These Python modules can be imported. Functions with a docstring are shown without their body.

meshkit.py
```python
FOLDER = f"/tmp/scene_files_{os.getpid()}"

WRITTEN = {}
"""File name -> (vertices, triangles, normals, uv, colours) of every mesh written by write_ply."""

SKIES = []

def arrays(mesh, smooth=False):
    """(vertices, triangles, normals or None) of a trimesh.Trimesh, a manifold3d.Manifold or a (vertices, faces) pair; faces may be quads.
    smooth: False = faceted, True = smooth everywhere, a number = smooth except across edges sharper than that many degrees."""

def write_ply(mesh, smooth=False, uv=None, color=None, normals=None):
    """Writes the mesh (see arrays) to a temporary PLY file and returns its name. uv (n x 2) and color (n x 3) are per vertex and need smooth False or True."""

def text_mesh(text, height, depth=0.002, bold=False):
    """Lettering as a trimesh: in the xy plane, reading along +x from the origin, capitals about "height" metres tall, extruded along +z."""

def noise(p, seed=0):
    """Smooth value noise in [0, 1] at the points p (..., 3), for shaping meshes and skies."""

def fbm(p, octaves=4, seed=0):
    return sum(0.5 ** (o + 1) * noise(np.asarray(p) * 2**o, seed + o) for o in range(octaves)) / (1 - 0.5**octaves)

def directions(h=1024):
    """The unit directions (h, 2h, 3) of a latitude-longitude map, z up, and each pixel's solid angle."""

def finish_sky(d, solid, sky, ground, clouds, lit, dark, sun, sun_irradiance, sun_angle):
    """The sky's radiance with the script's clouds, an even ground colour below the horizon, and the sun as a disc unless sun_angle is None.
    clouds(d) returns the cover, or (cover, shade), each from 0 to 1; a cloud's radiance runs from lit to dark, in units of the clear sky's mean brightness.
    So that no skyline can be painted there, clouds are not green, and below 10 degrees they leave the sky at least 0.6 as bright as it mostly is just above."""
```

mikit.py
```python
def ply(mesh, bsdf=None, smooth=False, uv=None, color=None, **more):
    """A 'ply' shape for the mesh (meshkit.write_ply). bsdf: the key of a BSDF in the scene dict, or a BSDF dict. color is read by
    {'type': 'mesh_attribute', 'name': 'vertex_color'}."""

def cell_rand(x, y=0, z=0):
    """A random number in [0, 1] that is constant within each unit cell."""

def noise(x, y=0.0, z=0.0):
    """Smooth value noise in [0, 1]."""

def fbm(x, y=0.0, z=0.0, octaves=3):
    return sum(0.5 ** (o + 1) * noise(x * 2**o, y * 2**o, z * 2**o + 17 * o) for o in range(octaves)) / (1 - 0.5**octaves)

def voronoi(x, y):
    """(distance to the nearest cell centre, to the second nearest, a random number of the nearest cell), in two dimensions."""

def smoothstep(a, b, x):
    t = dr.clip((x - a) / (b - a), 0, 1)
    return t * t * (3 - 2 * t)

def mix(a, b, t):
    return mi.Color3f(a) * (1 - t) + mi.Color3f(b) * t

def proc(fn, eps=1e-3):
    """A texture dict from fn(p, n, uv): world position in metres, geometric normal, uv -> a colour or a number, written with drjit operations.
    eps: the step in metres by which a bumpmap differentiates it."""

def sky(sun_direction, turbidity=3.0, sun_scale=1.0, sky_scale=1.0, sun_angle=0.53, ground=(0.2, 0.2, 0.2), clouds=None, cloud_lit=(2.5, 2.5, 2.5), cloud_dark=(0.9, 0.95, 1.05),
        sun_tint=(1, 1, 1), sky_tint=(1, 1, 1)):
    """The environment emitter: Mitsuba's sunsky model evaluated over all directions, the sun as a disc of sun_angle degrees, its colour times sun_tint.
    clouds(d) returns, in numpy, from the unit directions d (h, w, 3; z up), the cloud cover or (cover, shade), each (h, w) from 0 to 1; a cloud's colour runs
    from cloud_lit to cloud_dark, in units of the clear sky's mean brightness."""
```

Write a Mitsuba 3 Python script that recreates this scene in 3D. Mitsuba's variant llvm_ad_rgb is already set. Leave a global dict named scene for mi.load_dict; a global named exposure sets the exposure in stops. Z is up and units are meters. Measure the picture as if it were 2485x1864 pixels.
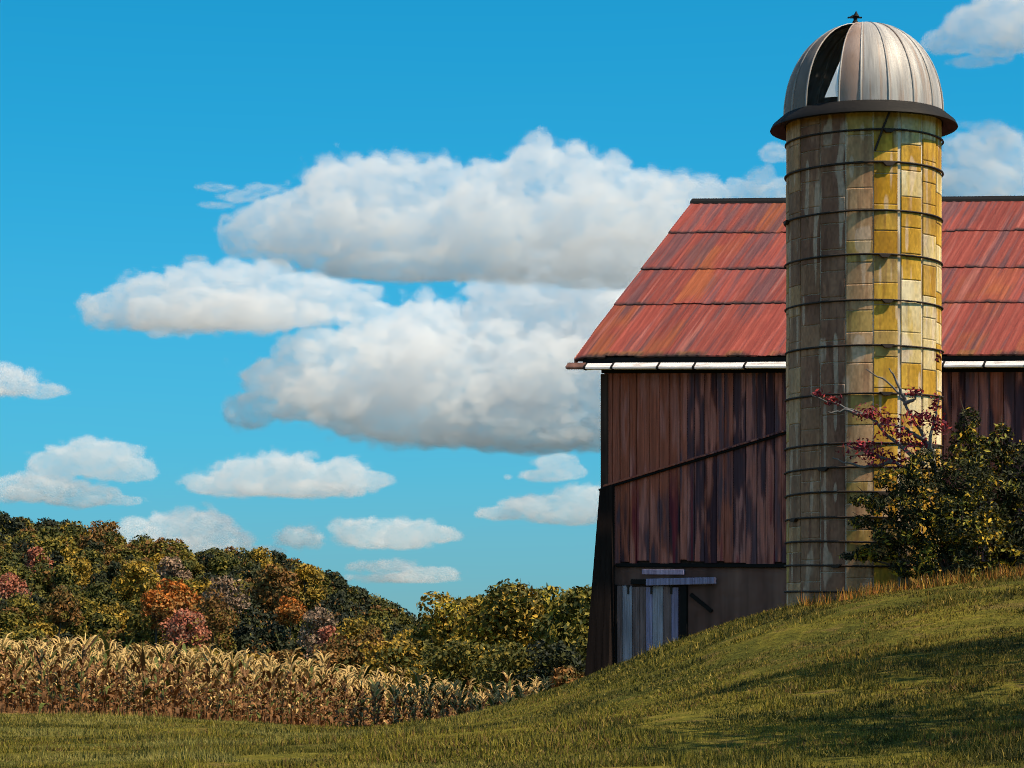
import math, random
import numpy as np
import trimesh
import scipy.ndimage as ndi
from scipy.interpolate import RBFInterpolator
import drjit as dr
import mitsuba as mi
import mikit, meshkit
from mikit import noise, fbm, cell_rand, smoothstep, mix

T = mi.ScalarTransform4f
scene, labels = {}, {}

# ------------------------------------------------------------------ camera, sky, sun, exposure
EYE = 5.0                       # height of the eye above the datum
F, HY = 2500.0, 618.0           # focal length in pixels of the 1024 frame, row of the horizon
scene['camera'] = {'type': 'perspective', 'fov': math.degrees(2 * math.atan(512 / F)), 'fov_axis': 'x',
                   'to_world': T().look_at([0, 0, EYE], [0, 1, EYE], [0, 0, 1]),
                   'principal_point_offset_y': -(HY - 384) / 768, 'near_clip': 0.5, 'far_clip': 30000}
_el, _az = math.radians(54), np.array([0.930, -0.367])
_az = _az / np.linalg.norm(_az)
SUN = [_az[0] * math.cos(_el), _az[1] * math.cos(_el), math.sin(_el)]


def sky_clouds(d):              # fair-weather cumulus over the rest of the sky; ahead, the clouds are real volumes
    q = d[..., :2] / np.maximum(d[..., 2:], .05)
    q = np.concatenate([q * 1.1, q[..., :1] * 0 + 2.5], -1)
    n1 = meshkit.fbm(q, 5, 40)
    ahead = np.clip((np.degrees(np.arccos(np.clip(d[..., 1] / np.maximum(np.hypot(d[..., 0], d[..., 1]), 1e-6), -1, 1))) - 14) / 6, 0, 1)
    ahead = np.maximum(ahead, np.clip((np.degrees(np.arcsin(d[..., 2])) - 16) / 6, 0, 1))
    clear_sun = np.clip((1 - d @ np.array(SUN)) / .02 - .5, 0, 1)
    cover = np.clip((n1 - .50) / .07, 0, 1) * ahead * clear_sun * np.clip(d[..., 2] / .06 - .3, 0, 1)
    el = np.degrees(np.arcsin(d[..., 2]))
    veil = .62 * np.exp(-np.maximum(el, 0) / 4.2) * (.85 + .3 * meshkit.fbm(np.concatenate([d[..., :2] * 5, d[..., 2:] * 30], -1), 3, 60))   # thin bright air low over the land
    cov = np.maximum(cover * .95, veil)
    return cov, np.where(cover * .95 > veil, np.clip((n1 - .56) / .16, 0, 1), 1.0)


scene['sky'] = mikit.sky(SUN, turbidity=3.0, sky_tint=(0.035, 0.83, 1.0), sun_scale=1.08, sun_tint=(1.01, 0.985, 0.94), ground=(0.12, 0.11, 0.05), clouds=sky_clouds, cloud_lit=(2.4, 2.35, 2.3), cloud_dark=(1.22, 1.72, 1.90))
labels['sky'] = {'label': 'clear saturated blue autumn sky', 'kind': 'structure'}
exposure = 2.0


def P(px, py, Y):               # the point at depth Y that the drawing measured at pixel (px, py) of the 1024 frame
    return np.array([(px - 512) / F * Y, Y, EYE + (HY - py) / F * Y])


# ------------------------------------------------------------------ small helpers
def lab(key, label=None, category=None, group=None, kind=None):
    d = {}
    if label: d['label'] = label
    if category: d['category'] = category
    if group: d['group'] = group
    if kind: d['kind'] = kind
    labels[key] = d


def num(base, table=scene):
    if base not in table: return base
    i = 1
    while f'{base}_{i:03d}' in table: i += 1
    return f'{base}_{i:03d}'


_count = {}
def nkey(base):                 # next free numbered key, quickly
    i = _count.get(base, -1) + 1
    _count[base] = i
    return base if i == 0 else f'{base}_{i:03d}'


def bsdf(key, fn=None, color=None, rough=0.85, spec=0.25, metallic=0.0, bump=None, bump_scale=0.01, eps=2e-3, vcol=False):
    c = {'type': 'mesh_attribute', 'name': 'vertex_color'} if vcol else (mikit.proc(fn) if fn else {'type': 'rgb', 'value': list(color)})
    b = {'type': 'principled', 'base_color': c, 'roughness': rough, 'specular': spec, 'metallic': metallic}
    if bump: b = {'type': 'bumpmap', 'arbitrary': mikit.proc(bump, eps), 'scale': bump_scale, 'bsdf': b}
    scene[key] = {'type': 'twosided', 'bsdf': b}


def box(lo, hi, chamfer=0.0):
    lo, hi = np.array(lo, float), np.array(hi, float)
    if chamfer <= 0:
        m = trimesh.creation.box(extents=hi - lo)
        m.apply_translation((lo + hi) / 2)
        return m
    c = (lo + hi) / 2; e = (hi - lo) / 2
    pts = [c + np.array(s) * np.array([e[0] - (chamfer if a != 0 else 0), e[1] - (chamfer if a != 1 else 0), e[2] - (chamfer if a != 2 else 0)])
           for s in np.array(np.meshgrid([-1, 1], [-1, 1], [-1, 1])).reshape(3, -1).T for a in range(3)]
    return trimesh.convex.convex_hull(np.array(pts))


def tube(points, radii, sides=6):
    p = np.asarray(points, float); r = np.broadcast_to(np.asarray(radii, float), (len(p),))
    t = np.gradient(p, axis=0); t /= np.linalg.norm(t, axis=1, keepdims=True) + 1e-12
    ref = np.array([0.31, 0.17, 0.94]) if abs(t[:, 2]).mean() < 0.8 else np.array([0.94, 0.3, 0.1])
    a = np.cross(t, ref); a /= np.linalg.norm(a, axis=1, keepdims=True) + 1e-12
    b = np.cross(t, a); ang = np.arange(sides) * 2 * np.pi / sides
    v = p[:, None] + r[:, None, None] * (np.cos(ang)[None, :, None] * a[:, None] + np.sin(ang)[None, :, None] * b[:, None])
    v = v.reshape(-1, 3); n = len(p); f = []
    for i in range(n - 1):
        for j in range(sides):
            k = (j + 1) % sides
            f += [[i * sides + j, i * sides + k, (i + 1) * sides + k], [i * sides + j, (i + 1) * sides + k, (i + 1) * sides + j]]
    v = np.vstack([v, p[:1], p[-1:]])
    for j in range(sides):
        k = (j + 1) % sides
        f += [[len(v) - 2, k, j], [len(v) - 1, (n - 1) * sides + j, (n - 1) * sides + k]]
    return trimesh.Trimesh(v, np.array(f), process=False)


def cat(ms):
    return trimesh.util.concatenate(ms)


# ------------------------------------------------------------------ ground
_ctl = []
for px, py, Y in [(0, 772, 27), (256, 771, 27), (512, 771, 27), (768, 772, 26), (1024, 773, 24), (0, 736, 45), (256, 736, 45), (512, 733, 45),
                  (650, 709, 40), (787, 675, 40), (787, 634, 51), (1024, 672, 35), (1024, 622, 46),
                  (435, 731, 73), (509, 715, 70), (590, 685, 67), (648, 657, 65), (694, 641, 64), (741, 620, 63), (787, 609, 62), (856, 601, 61), (940, 592, 60), (1024, 582, 60),
                  (0, 715, 80), (125, 718, 80), (250, 723, 81), (340, 729, 81), (420, 735, 82), (500, 742, 82), (0, 727, 62), (250, 730, 62), (400, 732, 62),
                   (463, 733, 56), (463, 728, 72), (509, 725, 56), (560, 708, 56), (560, 698, 68), (600, 692, 56), (648, 671, 55), (694, 653, 55), (741, 632, 55), (560, 728, 45), (620, 716, 45)]:
    _ctl.append(P(px, py, Y))
for x, Y, z in [(-15, 0, -1.65), (0, 0, -1.65), (15, 0, -1.4), (-15, -20, -1.65), (15, -20, -1.5), (9.1, 65, .1), (2.7, 74.4, -2.7), (5.5, 73.6, -1.5), (8.4, 72.7, -.2), (15.1, 70.8, .9),
                (5, 86, -2.6), (18, 85, 0), (-5, 75, -3.5), (-3, 84, -3.95), (2, 84, -4.2), (2, 95, -4.5), (-17, 100, -3.6), (-10, 100, -4.1), (-30, 45, -2.2), (-30, 90, -3.2),
                (30, 45, .4), (30, 70, 1.5), (30, 100, 0), (-30, 20, -1.7), (30, 20, -.6)]:
    _ctl.append([x, Y, EYE + z])
_ctl = np.array(_ctl)
_rbf = RBFInterpolator(_ctl[:, :2] / 10, _ctl[:, 2], kernel='thin_plate_spline', smoothing=0.002)
_RX = [-150, -86, -69, -52, -39, -27, -19, -10, 0, 60]
_RZ = [13.4, 10.4, 7.2, 4.4, 3.0, -1.4, -6.2, -11.5, -14, -15]


def sst(a, b, x):
    t = np.clip((x - a) / (b - a), 0, 1)
    return t * t * (3 - 2 * t)


def far_height(x, Y):
    r = np.interp(x * 420 / np.maximum(Y, 200), _RX, _RZ)
    v = -14.0
    h = v + (r - v) * sst(225, 420, Y) * (1 - sst(440, 800, Y)) - 3 * sst(440, 900, Y)
    return EYE + h


def ground_z(x, Y):
    x, Y = np.asarray(x, float), np.asarray(Y, float)
    sh = np.broadcast(x, Y).shape
    x, Y = np.broadcast_to(x, sh).ravel(), np.broadcast_to(Y, sh).ravel()
    q = np.stack([np.clip(x, -32, 32), np.clip(Y, -20, 110)], -1) / 10
    near = _rbf(q)
    w = sst(103, 190, Y) + (1 - sst(103, 190, Y)) * sst(34, 120, np.abs(x))
    far = np.where(Y > 103, far_height(x, Y), EYE - 3.0)
    far = np.where(Y < 160, EYE - 3.0 + (far_height(x, Y) - EYE + 3.0) * sst(103, 185, Y), far)
    return (near * (1 - w) + far * w).reshape(sh)


_xs = np.unique(np.concatenate([np.linspace(-34, 34, 240), np.linspace(-160, 160, 130), np.linspace(-6000, 6000, 60)]))
_ys = np.unique(np.concatenate([np.linspace(-25, 110, 300), np.linspace(110, 520, 110), np.linspace(520, 9000, 50), np.linspace(-3000, -25, 20)]))
_gx, _gy = np.meshgrid(_xs, _ys)
_gz = ground_z(_gx, _gy)
_near = (np.abs(_gx) < 34) & (_gy < 110) & (_gy > -25)
_gz = _gz + np.where(_near, (meshkit.fbm(np.stack([_gx * .9, _gy * .9, _gx * 0], -1), 3, 5) - .5) * .10, 0)
_i = np.arange(len(_xs) * len(_ys)).reshape(len(_ys), len(_xs))
_q = np.stack([_i[:-1, :-1], _i[:-1, 1:], _i[1:, 1:], _i[1:, :-1]], -1).reshape(-1, 4)


def ground_col(p, n, uv):
    a = fbm(p.x * .35, p.y * .35, 0, 3); b = fbm(p.x * 2.5, p.y * 2.5, 0, 3); c = noise(p.x * 14, p.y * 14, 0)
    g = mix((.044, .046, .007), (.105, .090, .011), smoothstep(.3, .7, .6 * a + .4 * b))
    g = mix(g, (.085, .055, .022), smoothstep(.55, .8, b) * .6)
    g = g * (.65 + .7 * c)
    soil = mix((.10, .055, .026), (.20, .11, .045), fbm(p.x * 3, p.y * 3, 0, 3))
    infield = smoothstep(81.2, 82.2, p.y + (b - .5) * 2) * smoothstep(7, 4, p.x) * smoothstep(118, 112, p.y)
    g = mix(g, soil, infield)
    wood = smoothstep(130, 170, p.y)
    return mix(g, (.035, .032, .012), wood)


bsdf('ground_soil', ground_col, rough=.95, spec=.1, bump=lambda p, n, uv: fbm(p.x * 6, p.y * 6, 0, 3), bump_scale=.06)
scene['ground'] = mikit.ply((np.stack([_gx, _gy, _gz], -1).reshape(-1, 3), _q), 'ground_soil', smooth=True)
lab('ground', 'rolling meadow ground rising to the right towards the silo, wooded hill far left', kind='structure')

bsdf('plant_leaf', vcol=True, rough=.7, spec=.25)

# ------------------------------------------------------------------ grass: nobody could count it
def blades(x, Y, h, w, lean, col, rng):
    n = len(x); z = ground_z(x, Y) - .01
    a = rng.uniform(0, 2 * np.pi, n); dx, dy = np.cos(a), np.sin(a)
    la = rng.uniform(0, 2 * np.pi, n); l = np.abs(rng.normal(0, 1, n)) * lean * h
    v = np.empty((n, 3, 3))
    v[:, 0] = np.stack([x - dx * w, Y - dy * w, z], -1)
    v[:, 1] = np.stack([x + dx * w, Y + dy * w, z], -1)
    v[:, 2] = np.stack([x + np.cos(la) * l, Y + np.sin(la) * l, z + h * np.sqrt(np.clip(1 - (l / h) ** 2, .1, 1))], -1)
    return v.reshape(-1, 3), np.arange(3 * n).reshape(-1, 3), np.repeat(col, 3, axis=0)


rng = np.random.default_rng(11)
n = 860000
Y = 21.5 * (82 / 21.5) ** rng.random(n)
x = (rng.random(n) * 2 - 1) * (.235 * Y + 1.6)
keep = ~((Y > 75) & (x > 1.0))
x, Y = x[keep], Y[keep]; n = len(x)
pa = meshkit.fbm(np.stack([x * .35, Y * .35, x * 0], -1), 3, 21); pb = meshkit.fbm(np.stack([x * 1.7, Y * 1.7, x * 0], -1), 3, 22)
g0, g1, g2, g3 = np.array([.038, .042, .005]), np.array([.150, .132, .011]), np.array([.25, .19, .035]), np.array([.12, .065, .02])
t = np.clip((pa * .5 + pb * .5 - .36) / .26, 0, 1)[:, None]
col = g0 * (1 - t) + g1 * t
dry = (rng.random(n) < .10 + .18 * (pb > .6))[:, None]
col = np.where(dry, g2, col)
brown = (rng.random(n) < .16 * (pa > .52))[:, None]
col = np.where(brown, g3, col) * rng.uniform(.6, 1.4, n)[:, None]
cl = meshkit.fbm(np.stack([x * .8, Y * .8, x * 0], -1), 3, 29)
h = rng.uniform(.022, .062, n) * (.5 + 1.2 * pb) * (1 + 1.5 * np.clip((cl - .58) * 8, 0, 1) * (rng.random(n) < .6)) * (1 + .5 * (Y > 56))
pale = (sst(2, -4, x) * sst(.45, .62, meshkit.fbm(np.stack([x * .25, Y * .9, x * 0], -1), 3, 33)))[:, None]
col = col * (1 - .55 * pale) + np.array([.27, .25, .07]) * .55 * pale * rng.uniform(.7, 1.2, n)[:, None]
warm = (sst(3, 7.5, x) * .6)[:, None]
col = col * (1 - warm) + col * np.array([.92, .74, .62]) * warm
v, f, c = blades(x, Y, h, (.004 + .00019 * Y) * rng.uniform(.6, 1.3, n), .75, col, rng)
scene['grass'] = mikit.ply((v, f), 'plant_leaf', color=c)
lab('grass', 'olive green meadow grass covering the rising foreground slope', 'grass', kind='stuff')

# ------------------------------------------------------------------ barn
UD = np.array([math.cos(math.radians(16)), -math.sin(math.radians(16)), 0])
DD = np.array([math.sin(math.radians(27)), math.cos(math.radians(27)), 0])
E0 = np.array([1.86, 74.0, 0])
OV_S, OV_T = .65, .60
O = E0 + OV_S * UD + OV_T * DD
ZB = EYE - 3.3
Z_EAVE, Z_RIDGE, T_RIDGE, LEN = EYE + 7.67, EYE + 13.64, 8.4, 24.0
SLOPE = (Z_RIDGE - Z_EAVE) / (T_RIDGE + OV_T)


def BL(m):                       # barn coordinates (along the front, into the barn, height) to the place, the old frame settling to the right
    m = m.copy(); v = m.vertices
    s, t_, z = v[:, 0], v[:, 1], v[:, 2]
    w = O + s[:, None] * UD + t_[:, None] * DD
    w[:, 2] = ZB + (z - ZB) * (1 - .00224 * s)
    m.vertices = w
    return m


_det = UD[0] * DD[1] - UD[1] * DD[0]
def st_of(p):
    dx, dy = p.x - O[0], p.y - O[1]
    return (dx * DD[1] - dy * DD[0]) / _det, (dy * UD[0] - dx * UD[1]) / _det


BW = .30
def board_col(p, n, uv):
    s, t_ = st_of(p)
    b = dr.floor(uv.x * 97); r = cell_rand(b, 3, 1); r2 = cell_rand(b, 7, 2)
    g = fbm(s * 22, p.z * .8, b * 3, 3); g2 = fbm(s * 6, p.z * .75, b * 1.7, 3); g3 = noise(s * 60, p.z * 1.5, 0)
    base = mix((.066, .032, .046), (.185, .112, .142), r)
    base = mix(base, (.58, .42, .50), smoothstep(.50, .68, g2) * .8)
    paint = smoothstep(.35, .65, g2 + .55 * smoothstep(3.2, .3, s) * smoothstep(EYE + 3.0, EYE + 4.6, p.z) + .15 * (r2 - .5))
    base = mix(base, (.60, .16, .085), paint * .75)
    drip = smoothstep(.70, .8, noise(s * 9, p.z * .35, 5)) * smoothstep(EYE + 6, EYE + 2, p.z)
    base = mix(base, (.26, .03, .05), drip * .7)
    return base * (.55 + .6 * g) * (.8 + .35 * g3)


bsdf('barn_board', board_col, rough=.9, spec=.1, bump=lambda p, n, uv: fbm(p.x * 30 + p.y * 8, p.z * 1.2, 0, 3), bump_scale=.012)
bsdf('dark_wood', lambda p, n, uv: mix((.034, .019, .016), (.095, .058, .048), fbm(p.x * 14 + p.y * 5, p.z * .9, 0, 3)), rough=.95, spec=.1)
bsdf('black_wood', lambda p, n, uv: mix((.008, .006, .006), (.030, .020, .018), fbm(p.x * 14 + p.y * 5, p.z * .9, 0, 3)), rough=.95, spec=.1)
bsdf('black_trim', lambda p, n, uv: mix((.004, .004, .005), (.010, .009, .009), fbm(p.x * 9, p.y * 9, p.z * 9, 3)), rough=.7, spec=.2)
bsdf('white_gutter', lambda p, n, uv: mix((.74, .72, .74), (.46, .43, .42), smoothstep(.5, .8, fbm(p.x * 3, p.y * 3, p.z * 14, 3))), rough=.6)
bsdf('basement_plaster', lambda p, n, uv: mix((.13, .066, .056), (.27, .155, .13), fbm(p.x * 2.2, p.z * .8, 1, 4)) * (.45 + .8 * fbm(p.x * 5, p.z * .5, 7, 3)), rough=.95, spec=.1,
     bump=lambda p, n, uv: fbm(p.x * 5, p.y * 5, p.z * 5, 4), bump_scale=.05)
bsdf('blue_plank', lambda p, n, uv: mix((.22, .185, .33), (.40, .37, .56), fbm(p.x * 12, p.z * .8, 3, 3)) * (.6 + .6 * noise(p.x * 40, p.z * 1.5, 0)), rough=.8, spec=.2)
bsdf('pale_blue_plank', lambda p, n, uv: mix((.28, .265, .34), (.50, .49, .58), fbm(p.x * 12, p.z * .8, 3, 3)) * (.6 + .6 * noise(p.x * 40, p.z * 1.5, 0)), rough=.8, spec=.2)
bsdf('grey_plank', lambda p, n, uv: mix((.14, .095, .095), (.30, .21, .215), fbm(p.x * 12, p.z * .8, 3, 3)) * (.6 + .6 * noise(p.x * 40, p.z * 1.5, 0)), rough=.9, spec=.1)


def roof_col(p, n, uv):
    s, t_ = st_of(p)
    cidx = dr.floor(uv.y * 8)             # course, written in v
    v = uv.y * 8 - cidx
    sh = dr.floor((s + .65) / .91)
    r, r2, r3 = cell_rand(sh, cidx, 1), cell_rand(sh, cidx, 2), cell_rand(sh, cidx, 3)
    st = fbm(s * 3.2, t_ * .28, cidx * .7, 4); st2 = fbm(s * 9, t_ * .5, 3, 3); bl = fbm(s * .8, t_ * .6, 9, 3)
    c = mix((.200, .034, .025), (.275, .056, .038), st)
    c = mix(c, (.28, .080, .020), smoothstep(.52, .78, bl + .25 * (r - .5)) * .65)
    c = mix(c, (.105, .045, .052), smoothstep(.47, .68, st2 * .5 + st * .3 + bl * .2 + .22 * (r2 - .5)) * .85)
    c = mix(c, (.34, .12, .10), smoothstep(.66, .82, fbm(s * 6, t_ * .3, 21, 3)) * .55)
    c = c * (.82 + .3 * r3) * (.8 + .4 * noise(s * 30, t_ * 2, 0))
    lap = smoothstep(.085, .0, v + (st2 - .5) * .08) * smoothstep(.25, .6, fbm(s * 1.4, cidx * 5, 0, 3) + .2 * smoothstep(.5, 0, s))  # dark lap line: rust, with the lip shadow painted in
    rust = smoothstep(.16, .0, t_ + .45) * .55
    c = mix(c, (.20, .095, .015), rust * smoothstep(.4, .6, st))
    return mix(c, (.016, .010, .010), lap * .9)


bsdf('roof_metal', roof_col, rough=.65, spec=.35)

lab('barn', 'weathered dark red board barn with rusty red sheet metal roof, standing behind the silo', 'barn')
# shell behind the boards
sh = []
sh.append(box([.02, .06, ZB + 4.9], [LEN - .02, .2, Z_EAVE + .28]))
sh.append(box([.02, 16.6, ZB], [LEN - .02, 16.8, Z_EAVE + .28]))
for s0 in (.05, LEN - .25):
    prof = np.array([[.2, ZB], [16.6, ZB], [16.6, Z_EAVE + .3], [8.4, Z_RIDGE - .15], [.2, Z_EAVE + .3]])
    vv = np.array([[s, a, b] for s in (s0, s0 + .2) for a, b in prof]); ff = []
    for k in range(1, 4): ff += [[0, k, k + 1], [5, 5 + k + 1, 5 + k]]
    for k in range(5): ff += [[k, 5 + k, 5 + (k + 1) % 5], [k, 5 + (k + 1) % 5, (k + 1) % 5]]
    sh.append(trimesh.Trimesh(vv, ff, process=False))
scene['barn__wall'] = mikit.ply(BL(cat(sh)), 'dark_wood')
random.seed(4)
a0 = 0.0
while a0 < LEN - .2:
    wd = min(random.choice([.22, .26, .29, .32, .38]), LEN - a0)
    a, b = a0 + random.uniform(.004, .013), a0 + wd - random.uniform(.004, .015)
    pr = random.uniform(0, .034)
    zb = EYE + 1.66 + random.uniform(-.12, .12) * (1 if random.random() < .5 else .4)
    bo = box([a, -.03 - pr, zb], [b, .055, Z_EAVE - .02], .006)
    bo.vertices[:, 0] += (bo.vertices[:, 2] - EYE - 4) * random.uniform(-.0018, .0018)
    scene[nkey('barn__wall__board')] = mikit.ply(BL(bo), 'barn_board', uv=np.full((len(bo.vertices), 2), random.random()))
    a0 += wd
scene['barn__eave_shade_board'] = mikit.ply(BL(box([-.06, -.11, Z_EAVE - .40], [LEN, -.055, Z_EAVE - .04], .008)), 'black_trim')  # black board paints in the band of shade under the eave
scene['barn__corner_board'] = mikit.ply(BL(box([-.09, -.085, ZB + 6.2], [.13, .12, Z_EAVE - .42], .01)), 'dark_wood')
# diagonal batten
def plank(s0, z0, s1, z1, wd, t0, t1):
    d = np.array([s1 - s0, z1 - z0]); d /= np.linalg.norm(d); nrm = np.array([-d[1], d[0]]) * wd / 2
    q = [np.array([s0, z0]) - nrm, np.array([s1, z1]) - nrm, np.array([s1, z1]) + nrm, np.array([s0, z0]) + nrm]
    return trimesh.convex.convex_hull(np.array([[a, t, b] for t in (t0, t1) for a, b in q]))


scene['barn__diagonal_batten'] = mikit.ply(BL(plank(.02, EYE + 3.92, 5.9, EYE + 5.70, .055, -.155, -.06)), 'barn_board')
scene['barn__diagonal_cable'] = mikit.ply(BL(tube([[-.12, -.13, EYE + 3.80], [2.0, -.11, EYE + 4.44], [5.9, -.11, EYE + 5.62]], .035, 6)), 'black_trim')
# leaning corner buttress of dark planks
for k, (a0, a1, b0, b1) in enumerate([(-.06, .10, -.52, -.22), (.105, .22, -.212, .04), (.225, .34, .05, .30)]):
    zt, zbm = EYE + 3.82 + .05 * k, ZB + .1
    pts = [[a0, -.22, zt], [a1, -.22, zt + .04], [a0, -.075, zt], [a1, -.075, zt + .04], [b0, -.50, zbm], [b1, -.50, zbm], [b0, -.04, zbm], [b1, -.04, zbm]]
    scene[nkey('barn__buttress_plank')] = mikit.ply(BL(trimesh.convex.convex_hull(np.array(pts) + 0)), 'black_wood')
# basement
scene['barn__basement_wall'] = mikit.ply(BL(box([.0, .03, ZB], [LEN - .03, .26, EYE + 1.6])), 'basement_plaster')
scene['barn__sill_beam'] = mikit.ply(BL(box([.36, -.07, EYE + 1.52], [LEN, .028, EYE + 1.63], .012)), 'black_trim')
lab('barn__door', 'pale blue vertical plank door under a blue rail')
scene['barn__door'] = mikit.ply(BL(box([.38, -.015, ZB + .2], [2.28, .028, EYE + .98])), 'dark_wood')
mats = ['grey_plank', 'pale_blue_plank', 'grey_plank', 'grey_plank', 'blue_plank', 'pale_blue_plank', 'grey_plank', 'blue_plank']
wds = [.16, .30, .22, .20, .20, .32, .24, .22]
a = .40
for wd, m in zip(wds, mats):
    scene[nkey('barn__door__plank')] = mikit.ply(BL(box([a + .006, -.055 - random.uniform(0, .012), ZB + .25], [a + wd - .006, -.017, EYE + .95 + random.uniform(-.03, .02)], .006)), m)
    a += wd
scene['barn__door_frame'] = mikit.ply(BL(box([.345, -.09, ZB + .2], [.395, .028, EYE + .995], .01)), 'black_trim')
for hs in (.75, 1.45, 2.05):
    scene[nkey('barn__door__hanger')] = mikit.ply(BL(cat([box([hs - .03, -.085, EYE + .72], [hs + .03, -.069, EYE + .985]), box([hs - .05, -.10, EYE + .93], [hs + .05, -.072, EYE + .99])])), 'hoop_iron')
scene['barn__door_post'] = mikit.ply(BL(box([2.31, -.11, ZB + .2], [2.52, .028, EYE + 1.00], .015)), 'black_trim')
scene['barn__rail'] = mikit.ply(BL(box([1.20, -.17, EYE + 1.30], [2.46, -.075, EYE + 1.45], .012)), 'blue_plank')
r2 = box([1.35, -.24, EYE + 1.00], [3.40, -.06, EYE + 1.20], .015); r2.vertices[:, 2] += (r2.vertices[:, 0] - 2.4) * .03
scene['barn__rail_001'] = mikit.ply(BL(r2), 'blue_plank')
scene['barn__lintel'] = mikit.ply(BL(box([.84, -.13, EYE + 1.00], [1.345, .028, EYE + 1.16], .015)), 'black_trim')
scene['barn__broken_board'] = mikit.ply(BL(plank(2.62, EYE + .72, 3.25, EYE + .22, .10, -.07, .025)), 'black_trim')
# roof: under-deck, then the sheets one by one
def RP(s, w, up):               # a point of the front slope: w metres of depth from the eave, lifted by up
    return np.array([s, -OV_T + w, Z_EAVE + SLOPE * w + up])


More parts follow.
